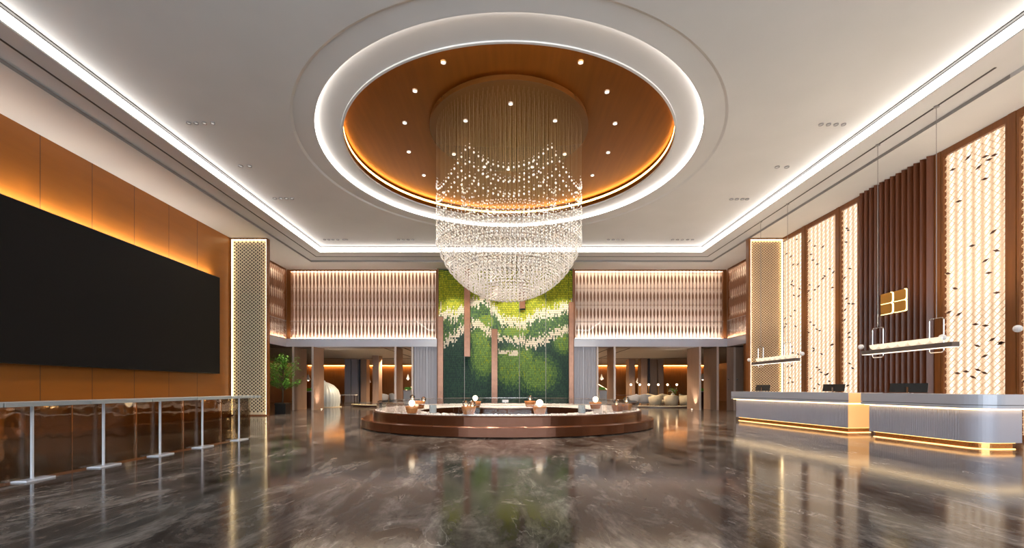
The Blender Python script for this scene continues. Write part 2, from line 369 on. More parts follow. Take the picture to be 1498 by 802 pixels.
# ------------------------------------------------------------------ patterned lit pillars
def pillar(name,label,x0,x1,yf,depth,warm,ztop,nc):
    W=x1-x0; t=thing(name,label,'pillar',((x0+x1)/2,yf,0))
    h=W/2
    mb=MB(); fr=.045
    mb.box(-h,-h+.10,0,depth,0,ztop); mb.box(h-fr,h,0,depth,0,ztop); mb.box(-h+.10,h-fr,0,depth,ztop-.05,ztop); mb.box(-h+.10,h-fr,0,depth,0,.06)
    mb.build('frame',M['brown'],t)
    MB().box(-h+.10,h-fr,depth-.03,depth,.06,ztop-.05).build('back_panel',M['cream'] if warm else M['pillar_back'],t)
    a0,a1=-h+.10,h-fr; mb=MB()
    mb.box(a0,a0+.02,.02,.05,.06,ztop-.05); mb.box(a1-.02,a1,.02,.05,.06,ztop-.05); mb.box(a0+.02,a1-.02,.02,.05,ztop-.07,ztop-.05)
    mb.build('light_strip',M['led_pillar'],t)
    mb=MB(); p=(a1-a0)/nc; hz=p*.86; k=0; z=.2; d=.10
    while z<ztop-.15:
        for i in range(nc+ (k%2)):
            x=a0+p*(i+(.5 if k%2==0 else 0))
            rx,rz=p*.27,hz*.36
            if x-rx<a0+.02 or x+rx>a1-.02: continue
            mb.add([(x-rx,d,z),(x,d-.015,z-rz),(x+rx,d,z),(x,d-.015,z+rz),(x,d-.03,z)],[(0,1,4),(1,2,4),(2,3,4),(3,0,4)],0)
        z+=hz*.5; k+=1
    mb.build('diamond_pattern',M['bronze_dark'],t)
    mb=MB()      # crossing ribbons between the diamonds
    MB().box(a0,a1,d,d+.012,.06,ztop-.05).build('screen_panel',M['pillar_cream'] if not warm else M['pillar_warm'],t)
    return t
M['pillar_back']=mat('pillar_back',(.35,.33,.28),.3)
M['led_pillar']=emis('led_pillar',(1,.76,.42),9)
M['bronze_dark']=mat('bronze_dark',(.05,.03,.018),.35,.3)
M['pillar_cream']=mat('pillar_cream',(.66,.55,.36),.4,.1)
M['pillar_warm']=mat('pillar_warm',(.70,.50,.30),.4,.1)
pillar('patterned_pillar','tall pillar of dark diamonds on pale metal beside the black screen and potted tree',-12.48,-10.77,20.0,.22,False,7.98,9)
pillar('patterned_pillar','tall warm pillar of dark diamonds at the far end of the reception desks',10.83,12.42,20.0,.22,True,7.98,11)

# ------------------------------------------------------------------ backlit lattice panels on right wall
M['lattice']=mat('lattice_ribbon',(.85,.60,.36),.5)
def light_panel(y0,y1,label,seed):
    """y0<y1, wall plane x=XR"""
    t=thing('light_panel',label,'light panel',(XR,(y0+y1)/2,0),0,'backlit lattice panels behind the reception'); h=(y1-y0)/2; rnd=random.Random(seed)
    zb,zt=.12,7.82
    mb=MB(); mb.box(-.135,0,-h-.04,-h+.02,0,8); mb.box(-.135,0,h-.02,h+.04,0,8); mb.box(-.135,0,-h+.02,h-.02,zt,8); mb.box(-.135,0,-h+.02,h-.02,0,zb)
    mb.build('frame',M['brown'],t)
    MB().box(-.05,-.03,-h+.03,h-.03,zb,zt).build('backlight',M['backlight'],t)
    mb=MB(); xl=-.10; cell=.09; n=max(8,int((2*h-.06)/cell*4)); rows=int((zt-zb)/cell); th=.008
    for k in range(rows+1):
        z0=zb+k*cell; sg=1 if k%2 else -1; pts=[]
        for i in range(n+1):
            yy=-h+.03+(2*h-.06)*i/n; pts.append((yy,z0+sg*.036*sin(pi*(yy+h)/cell)))
        v=[];f=[]
        for (yy,zz) in pts: v+= [(xl,yy,zz-th),(xl,yy,zz+th),(xl+.02,yy,zz-th)]
        for i in range(n): a=3*i; b=3*i+3; f+=[(a,a+1,b+1,b),(a+2,a,b,b+2)]
        mb.add(v,f)
    for q in range(int((2*h)*7.6*3.0)):
        yy=rnd.uniform(-h+.12,h-.12); zz=rnd.uniform(zb+.1,zt-.15); a=rnd.choice((-.45,-.35,.1,.4)); L_,w_=.095,.032
        ca,sa=cos(a),sin(a); P=lambda u,v:(0,yy+u*ca-v*sa,zz+u*sa+v*ca)
        pt=[P(-L_,0),P(0,-w_),P(L_,0),P(0,w_)]
        mb.add([(xl-.012,p[1],p[2]) for p in pt]+[(xl-.002,p[1],p[2]) for p in pt],[(0,1,2,3),(0,4,5,1),(1,5,6,2),(2,6,7,3),(3,7,4,0)],1)
    mb.build('lattice',[M['lattice'],M['darkbrown']],t)
    return t
light_panel(18.72,20.2,'glowing lattice panel next to the warm diamond pillar',1)
light_panel(16.78,18.45,'second glowing lattice panel along from the diamond pillar',2)
light_panel(15.72,16.55,'narrow glowing lattice panel beside the fluted brown wall',3)
light_panel(11.05,12.66,'wide glowing lattice panel between the fluted brown wall and the next mullion',4)
light_panel(9.0,10.78,'glowing lattice panel cut by the picture edge',5)
light_panel(5.0,8.7,'long glowing lattice panel nearest the entrance',6)
for (a,b) in ((18.5,18.67),(16.6,16.73),(15.55,15.67),(12.71,12.88),(10.83,11.0),(20.25,20.4),(8.75,8.95)):
    struct(MB().box(XR-.15,XR,a,b,0,8).build('trim_6',M['brown']))
# fluted brown wall
mb=MB(); n=13; y0,y1=12.88,15.55; p=(y1-y0)/n; pr=[]
for i in range(n):
    for k in range(9):
        u=k/8; pr.append((XR-.03-.26*(1-abs(2*u-1))**.8, y0+(i+u*.999)*p))
v=[];f=[]
for x,y in pr: v+=[(x,y,0),(x,y,8)]
for i in range(len(pr)-1): f.append((2*i,2*i+1,2*i+3,2*i+2))
mb.add(v,f); M['flute']=vary(mat('fluted_wood',(.115,.030,.006),.38),scale=(2,2,.2),amt=.1)
tag(mb.build('fluted_wall_panel',M['flute']),'tall reddish brown fluted wall panel behind the brass emblem','wall panel')
# emblem
t=thing('emblem_sign','glowing brass emblem shaped like two stacked-block numerals on the fluted wall','sign',(XR-.30,14.1,3.97))
def tile(yc0,yc1,z0,z1,r,slot_mi=0):
    # outline in (y,z); the wall's y decreases towards the viewer, so the rounded corners sit at low y
    pts=[]
    for (cy,cz,a0) in ((yc1,z0,None),(yc0+r,z0+r,3*pi/2),(yc0+r,z1-r,pi),(yc1,z1,None)):
        if a0 is None: pts.append((cy,cz))
        else:
            for k in range(5): a=a0-k*pi/8; pts.append((cy+r*cos(a),cz+r*sin(a)))
    return pts
mbf=MB(); mbl=MB()
for (ya,yb) in ((.03,.46),(-.46,-.04)):
    for (za,zb_) in ((-.33,-.012),(.012,.33)):
        pts=tile(ya,yb,za,zb_,.07); n=len(pts)
        mbf.add([(0,y,z) for y,z in pts]+[(.06,y,z) for y,z in pts],[tuple(range(n)),tuple(range(2*n-1,n-1,-1))]+[(i,n+i,n+(i+1)%n,(i+1)%n) for i in range(n)])
        # glowing return along the rounded side and the underside
        q=pts[:n-1]
        off=.016; cy=(ya+yb)/2; cz=(za+zb_)/2
        def grow(P): 
            y,z=P; return (y-off if y<ya+.12 else y, z-(off if z<cz-.05 else -off if (z>cz+.05 and y<ya+.12) else 0))
        g=[grow(P) for P in q]
        for i in range(len(q)-1):
            a,b_=q[i],q[i+1]; c,d_=g[i],g[i+1]
            mbl.add([(.004,*a),(.004,*b_),(.004,*d_),(.004,*c),(.05,*c),(.05,*d_)],[(0,3,2,1),(3,4,5,2)])
mbf.build('brass_face',M['brass'],t); mbl.build('glowing_edge',emis('emblem_glow',(1,.80,.30),2.5),t)
for q in(.2,-.2): MB().tube((.06,q,0),(.2,q,0),.015).build('bracket',M['brass'],t)

# ------------------------------------------------------------------ fin screens above the wings
def fin_screen(label,loc,rz,W,post_l,post_r,tw=1):
    """local x along the screen 0..W, front towards -y"""
    t=thing('fin_screen',label,'screen',loc,rz)
    z0,z1=ZF1,7.98; H=(z1-z0-.1)/4
    mb=MB(); mb.box(0,W,-.03,.06,z1-.09,z1)
    if post_l: mb.box(0,post_l,-.04,.10,z0,z1-.09)
    if post_r: mb.box(W-post_r,W,-.04,.10,z0,z1-.09)
    mb.build('frame',M['brown'],t)
    mb=MB()
    for k in(1,2,3): mb.box(post_l,W-post_r,.035,.05,z0+k*H-.008,z0+k*H+.008)
    mb.box(post_l,W-post_r,-.03,.07,z0,z0+.012)
    mb.build('rail',M['wood'],t)
    MB().box(.02,W-.02,.22,.27,z0+.02,z0+.06).build('light_strip',M['led_pale'],t); MB().box(.02,W-.02,.22,.27,z1-.06,z1-.02).build('light_strip',M['led_pale'],t)
    n=int((W-post_l-post_r)/.198); p=(W-post_l-post_r)/n
    mb=MB(); hw=.058; th=.009; seg=28; ring=[]
    for s in range(seg+1):
        z=z0+.012+(z1-z0-.1)*s/seg; u=(s/seg*4)%1.0; ang=radians(90)*abs(cos(pi*u))**1.3*tw
        if s in(0,seg): ang=radians(90)
        ca,sa=cos(ang),sin(ang)
        for (a,b) in((-hw,-th),(hw,-th),(hw,th),(-hw,th)): mb.v.append((a*ca-b*sa,a*sa+b*ca,z))
    for s in range(seg):
        for k in range(4): mb.f.append((4*s+k,4*s+(k+1)%4,4*s+4+(k+1)%4,4*s+4+k)); mb.m.append(0)
    first=mb.build('fin',M['fin'],t); first.location=(post_l+p/2,0,0)
    for i in range(1,n):
        c=first.copy(); COL.objects.link(c); c.parent=t; c.location=(post_l+p*(i+.5),0,0)
    # glass balustrade in front of the lower part
    mb=MB(); k=0; x=post_l
    while x<W-post_r-.1: e=min(x+1.98,W-post_r); mb.box(x+.01,e-.01,-.10,-.085,z0,z0+.98); x=e
    mb.build('glass_balustrade',M['glassrail'],t)
    MB().box(post_l,W-post_r,-.105,-.08,z0+.98,z0+.995).build('handrail',M['metal_grey'],t)
    return t
M['fin']=vary(mat('fin_wood',(.27,.14,.085),.4),scale=(6,6,.5),amt=.1)
fin_screen('long screen of twisted wooden fins above the lounge opening with the pale dome',(XWL,YB,0),0,GL-XWL,.22,.10)
fin_screen('long screen of twisted wooden fins above the lounge opening with cream armchairs',(GR,YB,0),0,XWR-GR,.10,.22)
fin_screen('short side screen of twisted wooden fins beside the cool diamond pillar',(XWL,20.25,0),pi/2,YB-20.38,.0,.12)
t=fin_screen('short side screen of twisted wooden fins beside the warm diamond pillar',(XWR,YB-.13,0),-pi/2,YB-20.38,.12,.0,-1)

# ------------------------------------------------------------------ moss wall
def px2w(x,y,Y): return ((x-PX)*Y/F, CZ+(PY-y)*F**-1*Y)
YG=YB-.02
t=thing('green_wall','tall feature wall of leafy tiles in green hills and cream ridges with copper posts','green wall',(0,YG,0))
struct(MB().box(GL,GR,YG+.25,YG+1,0,9.4).build('wall_back',M['darkbrown']))
MB().box(GL+.0,GR,.06,.22,0,8.0).build('backing',mat('moss_backing',(.03,.06,.03),.8),t)
cols=[(.36,.38,.015),(.50,.50,.03),(.24,.31,.02),(.11,.20,.05),(.055,.12,.05),(.025,.07,.05),(.016,.045,.042),(.74,.64,.54),(.16,.27,.06)]
GM=[mat('moss_tile_%d'%i,c,.65) for i,c in enumerate(cols)]
B1=[(0,275),(40,275),(100,270),(150,250),(190,205),(225,190),(260,180),(310,240),(350,300),(450,325),(480,330),(540,280),(600,265),(660,255),(764,210)]
B2=[(0,430),(40,420),(100,400),(150,335),(190,325),(230,320),(290,370),(345,405),(440,420),(500,432),(550,432),(600,405),(660,370),(764,345)]
def itp(B,x):
    for (a,b),(c,d_) in zip(B,B[1:]):
        if a<=x<=c: return b+(d_-b)*(x-a)/(c-a)
    return B[-1][1]
def blob(x,y,cx,cy,rx,ry): return ((x-cx)/rx)**2+((y-cy)/ry)**2
JC={}
def region(x,y,rnd):
    q=int(x/3.2)
    if q not in JC: JC[q]=(rnd.gauss(0,13),rnd.gauss(0,13),rnd.uniform(.6,1.3))
    b1=itp(B1,x)+JC[q][0]+rnd.gauss(0,4); b2=itp(B2,x)+JC[q][1]+rnd.gauss(0,4); r=rnd.random()
    if abs(y-b1)<24: return 7
    if y<b1: 
        if y<60+20*sin(x/40) and r<.55: return 2
        return 0 if r<.45 else 1 if r<.85 else 2
    if abs(y-b2)<(21 if not 350<x<430 else 12): return 7
    if 340<x<450 and abs(y-482-.06*(x-390))<14 and r<.8: return 7
    if y<b2:
        if min(blob(x,y,270,310,45,40),blob(x,y,440,365,70,30),blob(x,y,330,370,30,18))<1: return 8 if r<.6 else 2
        return 4 if r<.5 else 3 if r<.85 else 5
    d=min(blob(x,y,255,500,70,120),blob(x,y,235,400,60,50),blob(x,y,410,560,90,110),blob(x,y,560,600,110,100),blob(x,y,480,520,70,70),blob(x,y,700,430,50,60))
    if d<.55: return 8 if r<.5 else 3 if r<.9 else 2
    if d<1: return 3 if r<.55 else 4
    if d<1.5: return 4 if r<.5 else 5
    return 5 if r<.5 else 6
panels=[((33,150),'yellow'),((183,303),''),((335,458),''),((490,605),''),((607,732),'')]
rnd=random.Random(3)
for (a,b_),_ in panels:
    xa=px2w(640+a/3.82,0,YG)[0]; xb=px2w(640+b_/3.82,0,YG)[0]
    # the strips above / below the copper posts belong to the neighbour panel
    mb=MB(); tw,thh=.058,.105; nx=max(1,round((xb-xa)/tw)); nz=int(7.95/thh)
    for k in range(nz):
        z=.03+k*thh
        for i in range(nx):
            x=xa+(i+.5+(.25 if k%2 else -.25))*(xb-xa)/nx
            if x-tw/2<xa-.01 or x+tw/2>xb+.01: x=max(xa+tw/2,min(xb-tw/2,x))
            ppx=(x*F/YG+PX-640)*3.82; ppy=(PY-(z+.04-CZ)*F/YG-390)*3.82
            mi=region(ppx,ppy,rnd); w_=tw*.52; d0=rnd.uniform(.0,.02); tl=rnd.uniform(-.02,.02)
            mb.add([(x-w_,.05-d0,z+thh),(x,.02-d0,z+thh*1.05),(x+w_,.05-d0,z+thh),(x+w_*.9,-.005-d0,z+thh*.3),(x+tl,-.03-d0,z-.01),(x-w_*.9,-.005-d0,z+thh*.3)],[(0,5,1),(5,4,1),(4,3,1),(3,2,1)],mi)
    o=mb.build('moss_panel',GM,t)
# fillers over/under the copper posts
def strip(a,b_,za,zb_):
    xa=px2w(640+a/3.82,0,YG)[0]; xb=px2w(640+b_/3.82,0,YG)[0]; mb=MB(); nz=int((zb_-za)/.105); nx=max(1,round((xb-xa)/.058))
    for k in range(nz):
        z=za+k*.105
        for i in range(nx):
            x=xa+(i+.5)*(xb-xa)/nx; w_=(xb-xa)/nx*.52; ppx=(x*F/YG+PX-640)*3.82; ppy=(PY-(z+.04-CZ)*F/YG-390)*3.82
            mb.add([(x-w_,.05,z+.105),(x,.02,z+.11),(x+w_,.05,z+.105),(x+w_*.9,-.005,z+.03),(x,-.03,z-.01),(x-w_*.9,-.005,z+.03)],[(0,5,1),(5,4,1),(4,3,1),(3,2,1)],region(ppx,ppy,rnd))
    mb.build('moss_panel',GM,t)
zz=lambda y:CZ+(PY-y)*YG/F
strip(5,33,zz(463),7.95); strip(733,758,zz(442),7.95); strip(151,183,0,zz(523)); strip(303,335,zz(481),7.95); strip(458,490,0,zz(453))
M['post_cu']=vary(mat('post_copper',(.24,.11,.065),.28,.5),amt=.1)
for (a,b_,y0,y1) in ((5,33,464,590),(151,183,393,522),(303,335,482,590),(459,489,393,452),(733,758,443,590)):
    xa=px2w(640+a/3.82,0,YG)[0]; xb=px2w(640+b_/3.82,0,YG)[0]; zb_=0 if y1>=590 else zz(y1); zt=7.98 if y0<395 else zz(y0)
    MB().box(xa,xb,-.16,.05,zb_,zt).build('copper_post',M['post_cu'],t)
for a in (151,303,458,605):
    xa=px2w(640+a/3.82,0,YG)[0]; MB().box(xa-.012,xa+.012,-.06,.05,0,7.98).build('divider',M['metal_grey'],t)
MB().box(GL-.02,GL+.06,-.10,.2,0,8).build('edge_frame',M['brown'],t); MB().box(GR-.06,GR+.02,-.10,.2,0,8).build('edge_frame',M['brown'],t)
# piers either side of the moss wall
for s,x0,x1,nm in ((-1,-5.3,GL-.035,'grey pier between the green wall and the lounge opening with the pale dome'),(1,GR+.035,5.05,'grey pier between the green wall and the lounge opening with armchairs')):
    t2=thing('grey_pier',nm,'pier',((x0+x1)/2,YB,0)); h=(x1-x0)/2
    mb=MB(); mb.box(-h,h,.06,1.4,0,ZF0)
    for i in range(8): 
        xx=-h+(i+.5)*2*h/8; mb.box(xx-.07,xx+.07,.03,.06,0,ZF0)
    mb.build('panelling',M['grey_panel'],t2)
    MB().box(-.012-s*.1,.012-s*.1,.0,.03,.05,ZF0).build('metal_strip',M['lavender'],t2)
    struct(MB().box(min(x0,x1),max(x0,x1),YB+1.4,YB+1.6,0,3.8).build('wall_back',M['navy']))
struct(MB().box(-5.3,5.05,YB+1.6,YB+1.8,0,3.8).build('wall_back',M['wood']))

# ------------------------------------------------------------------ pivot blades at the lounge openings
def blade(x,y,d,label,th=.10):
    t=thing('timber_blade',label,'timber panel',(x,y,0),0)
    MB().box(-th/2,th/2,.02,d,0,ZF0).build('board',M['taupe'],t); MB().box(-th/2-.005,th/2+.005,-.01,.02,0,ZF0).build('edge_strip',M['taupe_edge'],t)
    return t
for x,d,l in ((-12.15,1.6,'tall taupe timber blade just behind the potted trees'),(-11.05,1.45,'tall taupe timber blade in front of the pale fluted dome'),
              (-6.35,1.6,'slim taupe timber blade between the pale dome and the grey pier'),(-5.38,1.4,'taupe timber blade against the grey pier on the dome side'),
              (5.12,1.5,'taupe timber blade against the grey pier on the armchair side'),(6.1,1.7,'slim taupe timber blade between the grey pier and the armchairs'),
              (10.95,1.7,'broad taupe timber blade beside the cream armchairs'),(11.95,1.7,'broad taupe timber blade nearest the reception desks')):
    blade(x,YB,d,l)
# closed door panels by the right-hand wing
mb=MB(); mb.box(-.42,-.05,0,.08,0,ZF0-.05); mb.box(.05,.5,0,.08,0,ZF0-.05)
t=thing('panel_door','pair of closed taupe doors with round knobs next to the lit timber screen','door',(12.75,25.0,0),radians(0))
mb.build('door_leaf',M['taupe'],t); MB().box(-.05,.05,-.04,.1,0,ZF0-.05).build('door_post',M['taupe_edge'],t)
for x in(-.36,.12): MB().sphere((x,-.04,1.75),.05,10,6).build('knob',M['chrome'],t)
t=thing('ornamental_screen','dark timber wall screen with small pale zigzag ornaments beside the warm pillar','screen',(12.62,22.2,0))
MB().box(0,.1,-1.2,1.6,0,ZF0).build('panel',M['brown'],t)
for z in(1.6,3.0):
    for k in range(3):
        mb=MB(); y=-.9+k*.22
        for q in range(4): mb.tube((-.02,y+(.05 if q%2 else -.05),z+q*.13-.2),(-.02,y+(-.05 if q%2 else .05),z+q*.13-.07),.018,5)
        mb.build('ornament',M['led_orn'] if 'led_orn' in M else M.setdefault('led_orn',emis('ornament_glow',(1,.75,.5),1.2)),t)
for x,l in ((-10.75,'small round floor uplight at the foot of the blade before the pale dome'),(10.68,'small round floor uplight at the foot of the broad blade by the armchairs')):
    t=thing('floor_uplight',l,'uplight',(x,YB+.5,0)); MB().lathe([(.06,0),(.06,.03),(.045,.03)],14,caps=True).build('housing',M['metal_grey'],t); MB().lathe([(.04,.032),(.04,.036)],14).build('lens',M['downlens'],t)
    spot('lamp',t,(0,0,.05),140,80,rot=(pi,0,0))
# columns deeper inside the lounge
def col(x0,x1,Y,m,label):
    a=(x0-PX)*Y/F; b_=(x1-PX)*Y/F
    t=thing('lounge_column',label,'column',((a+b_)/2,Y,0)); w=(b_-a)/2
    MB().box(-w,w,0,.9,0,3.66).build('shaft',m,t); MB().box(-w-.02,w+.02,-.02,.92,0,.1).build('base',M['metal_grey'],t)
for x0,x1,Y,m,l in ((504,513,37,'grey_panel','grey lounge column just past the pale dome'),(514,523.5,37,'grey_panel','grey lounge column with small round fitting beside its twin'),(524,527,37.3,'navy','thin navy lounge column between grey and brown ones'),(527.5,536,37,'taupe','brown lounge column next to the navy strip'),
                    (545,554,33,'taupe','free standing brown lounge column in front of the dark recess'),
                    (920,929,37,'taupe','brown lounge column nearest the far stair'),(938,947,36.2,'taupe','brown lounge column between the hanging bell lamp and dark gap'),(948,951,36.4,'navy','thin navy lounge column behind the row of lamps'),(951.5,961,37,'taupe','brown lounge column behind the middle of the lamps'),(963,971,37,'taupe','brown lounge column just before the long wooden wall')):
    col(x0,x1,Y,M[m],l)

# ------------------------------------------------------------------ chandelier
CHX,CHY=0.05,13.1; ZT=ZD; ZPL=8.73
ch=thing('crystal_chandelier','giant bowl shaped chandelier of crystal bead strands hanging from the copper dome','chandelier',(CHX,CHY,ZT))
MB().lathe([(2.3,0),(2.3,ZPL-ZT)],96).build('ceiling_drum',M['drum'],ch)
def bead(mb,x,y,z,r):
    mb.lathe([(.001,-r*1.25),(r*.8,-r*.6),(r,0),(r*.8,r*.6),(.001,r*1.25)],5,(x,y,z),caps=False)
strands=[]; 
for k in range(0,18):
    r=.122*k+.03; n=max(1,int(2*pi*r/.128))
    for i in range(n): strands.append((r,2*pi*i/n+k*.37))
def strand(mb,r,th):
    x,y=r*cos(th),r*sin(th); zb_=6.0-sqrt(max(0,2.19**2-r*r)); zb_=zb_-ZT
    mb.add([(x-.0008,y,zb_),(x+.0008,y,zb_),(x,y+.0012,zb_),(x-.0008,y,ZPL-ZT),(x+.0008,y,ZPL-ZT),(x,y+.0012,ZPL-ZT)],[(0,1,4,3),(1,2,5,4),(2,0,3,5)],1)
    for j in range(4): bead(mb,x,y,zb_+.02+j*.085,.027-.003*j)
    sel=int(round(r/.122))%3==0
    j=0; z=zb_+.36
    while z<6.1-ZT: bead(mb,x,y,z,.015); z+=.15 if j<3 else .30; j+=1
    if r>2.0 or 1.3<r<1.42:       # hanging garlands of larger beads above the bowl
        for j in range(3 if r>2 else 2):
            zz_=(5.98 if r>2 else 6.35)+.36*j+.72*(1-abs(sin(3*th))**.8); bead(mb,x,y,zz_-ZT,.026); bead(mb,x,y,zz_-ZT+.10,.011)
order=sorted(strands,key=lambda s:(s[1]*0-s[0]+.15*sin(s[1])))   # outermost, nearest first
near=order[:100]; rest=order[100:]
for r,th in near:
    mb=MB(); strand(mb,r,th); mb.build('bead_strand',[M['bead'],M['cable']],ch)
mb=MB()
for r,th in rest: strand(mb,r,th)
o=mb.build('bead_strands',[M['bead'],M['cable']],ch); o['kind']='stuff'

# ------------------------------------------------------------------ downlights
def downlight(loc,label,group,r=.09,lens='downlens',power=60,angle=70,ring='white'):
    t=thing('downlight',label,'downlight',loc,0,group)
    MB().lathe([(r,0),(r,-.03),(r*.72,-.03),(r*.66,-.01)],16,caps=False).build('trim_ring',M[ring],t)
    MB().lathe([(r*.68,-.006),(r*.68,-.012)],16).build('lens',M[lens],t)
    if power: spot('lamp',t,(0,0,-.06),power*3,angle)
    return t
for (x,y) in ((648.6,90),(849.5,90),(607,132),(888,133.5),(592,179),(899.7,180),(598,221.6),(889.6,222.5),(620,256),(866.7,256),(649,281),(843,281)):
    p=on_z(x,y,ZD-.001); downlight(p,'small round downlight set in the copper dome around the chandelier drum','downlights in the copper dome',.068,power=90,angle=75)
for (x,y) in ((747,151),(681,176),(812,176),(664,225),(826,225),(693,264),(793,264),(743,277.6)):
    p=on_z(x,y,ZPL-.003)
    if (p[0]-CHX)**2+(p[1]-CHY)**2>2.15**2:
        s_=2.1/sqrt((p[0]-CHX)**2+(p[1]-CHY)**2); p=(CHX+(p[0]-CHX)*s_,CHY+(p[1]-CHY)*s_,p[2])
    downlight(p,'small round downlight on the chandelier drum among the bead strands','downlights on the chandelier drum',.062,power=110,angle=60)
rows=[([276,287,299,311],179.5),([402,411,419,427],290),([1201,1212,1223,1234],181.5),([1070,1078,1086,1093],291),
      ([475,481,487,494,503,507],350.5),([583,590,597,604],350.5),([890,897,904,911],350.5),([984,991,998,1006,1013],350.5),([352,365],242.5),([1137,1151],244)]
labs=['row of four ceiling spots nearest the black screen','row of four ceiling spots between round recess and screen wall','row of four ceiling spots nearest the hanging linear lamps','row of four ceiling spots between round recess and reception','row of six spots near the ceiling corner by the screen','short far row of spots between chandelier and screen wall','short far row of spots between chandelier and reception','row of five spots near the ceiling corner by reception','pair of ceiling spots halfway along the screen wall side','pair of ceiling spots halfway along the reception side']
for (xs,y),lb in zip(rows,labs):
    for x in xs:
        p=on_z(x,y,ZC-.001); downlight(p,'recessed light in the '+lb,lb,.06 if y<200 else .075,lens='downlens_dim',power=60,angle=80,ring='metal_grey')

# ------------------------------------------------------------------ reception desks
def rpoly(L_,D,r_c,flute=0,off=0):
    """outline in local (u along front 0..L_, w into room depth 0..D), ccw; rounded corner at (L_,0)"""
    pts=[]
    x0,x1,y0,y1=-off,L_+off,-off,D+off
    r=r_c+off if r_c else 0
    x=x0; n=int((x1-r-x0)/.05)
    for i in range(n+1):
        u=x0+(x1-r-x0)*i/n
        if flute and 0<i<n: pts+= [(u-.016,y0),(u,y0+flute),(u+.001,y0)]
        else: pts.append((u,y0))
    if r:
        for k in range(1,13): a=-pi/2+k*(pi/2)/12; pts.append((x1-r+r*cos(a),y0+r+r*sin(a)))
    else: pass
    pts+=[(x1,y1),(x0,y1)]
    return pts
def desk(name,label,p0,p1,D,r_c):
    L_=sqrt((p1[0]-p0[0])**2+(p1[1]-p0[1])**2); a=math.atan2(p1[1]-p0[1],p1[0]-p0[0])
    t=thing(name,label,'reception desk',(p0[0],p0[1],0),a)
    MB().prism(rpoly(L_,D,r_c,0,-.09),0,.125).build('plinth',M['plinth'],t)
    MB().prism(rpoly(L_,D,r_c,0,-.065),.125,.14).prism(rpoly(L_,D,r_c,0,-.06),.002,.014).build('plinth_light',M['led_desk'],t)
    MB().prism(rpoly(L_,D,r_c,.013,0),.14,.80).build('fluted_body',M['desk'],t)
    MB().prism(rpoly(L_,D,r_c,0,-.01),.80,.82).prism(rpoly(L_,D,r_c,0,.07),.82,.835).build('counter_light',M['led_desk2'],t)
    MB().prism(rpoly(L_,D,r_c,0,.12),.835,.90).prism(rpoly(L_,D,r_c,0,.10),.90,.912,1).prism(rpoly(L_,D,r_c,0,.12),.912,1.12).build('counter_slab',[M['desktop'],M['slot']],t)
    return t
M['amber_glow']=M.setdefault('amber_glow',mat('amber_end_glow',(.75,.42,.18),.3,emit=(1,.50,.18),es=.45))  # mild amber emission for the end face of the farther desk
M['led_desk']=emis('led_desk_plinth',(1,.55,.18),3.0); M['led_desk2']=emis('led_desk_counter',(1,.70,.36),3.5)
desk('reception_desk','long lavender grey reception desk farther off under the first hanging lamp',(8.83,17.2),(9.48,12.4),.85,0)
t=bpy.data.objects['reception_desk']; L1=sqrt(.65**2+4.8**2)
MB().box(L1+.003,L1+.02,.0,.84,.14,.80).box(L1+.121,L1+.13,-.10,.84,.835,1.115).build('amber_end_panel',M['amber_glow'],t)
desk('reception_desk','nearer lavender reception desk with a rounded fluted corner and amber glow',(9.38,11.55),(9.56,8.95),.85,.40)
# monitors
def monitor(label,x,y,rz,w):
    t=thing('computer_monitor',label,'monitor',(x,y,1.12),rz,None)
    mb=MB(); mb.add([(-w/2,-.02,.03),(w/2,-.02,.03),(w/2,.0,.03),(-w/2,.0,.03),(-w/2,.05,.25),(w/2,.05,.25),(w/2,.07,.25),(-w/2,.07,.25)],[(0,3,2,1),(4,5,6,7),(0,1,5,4),(1,2,6,5),(2,3,7,6),(3,0,4,7)])
    mb.build('screen_panel',M['blackbox'],t)
    MB().box(-.02,.02,-.07,-.03,0,.16).build('stand',M['chrome'],t); MB().box(-.09,.09,-.12,.05,0,.012).build('base',M['metal_grey'],t)
    return t
monitor('small dark monitor at the far end of the farther reception desk',9.45,16.5,radians(-60),.52)
monitor('dark monitor near the middle gap end of the farther reception desk',9.95,13.6,radians(-58),.58)
monitor('dark monitor on the nearer reception desk in front of the fluted wall',9.85,10.95,radians(-55),.72)

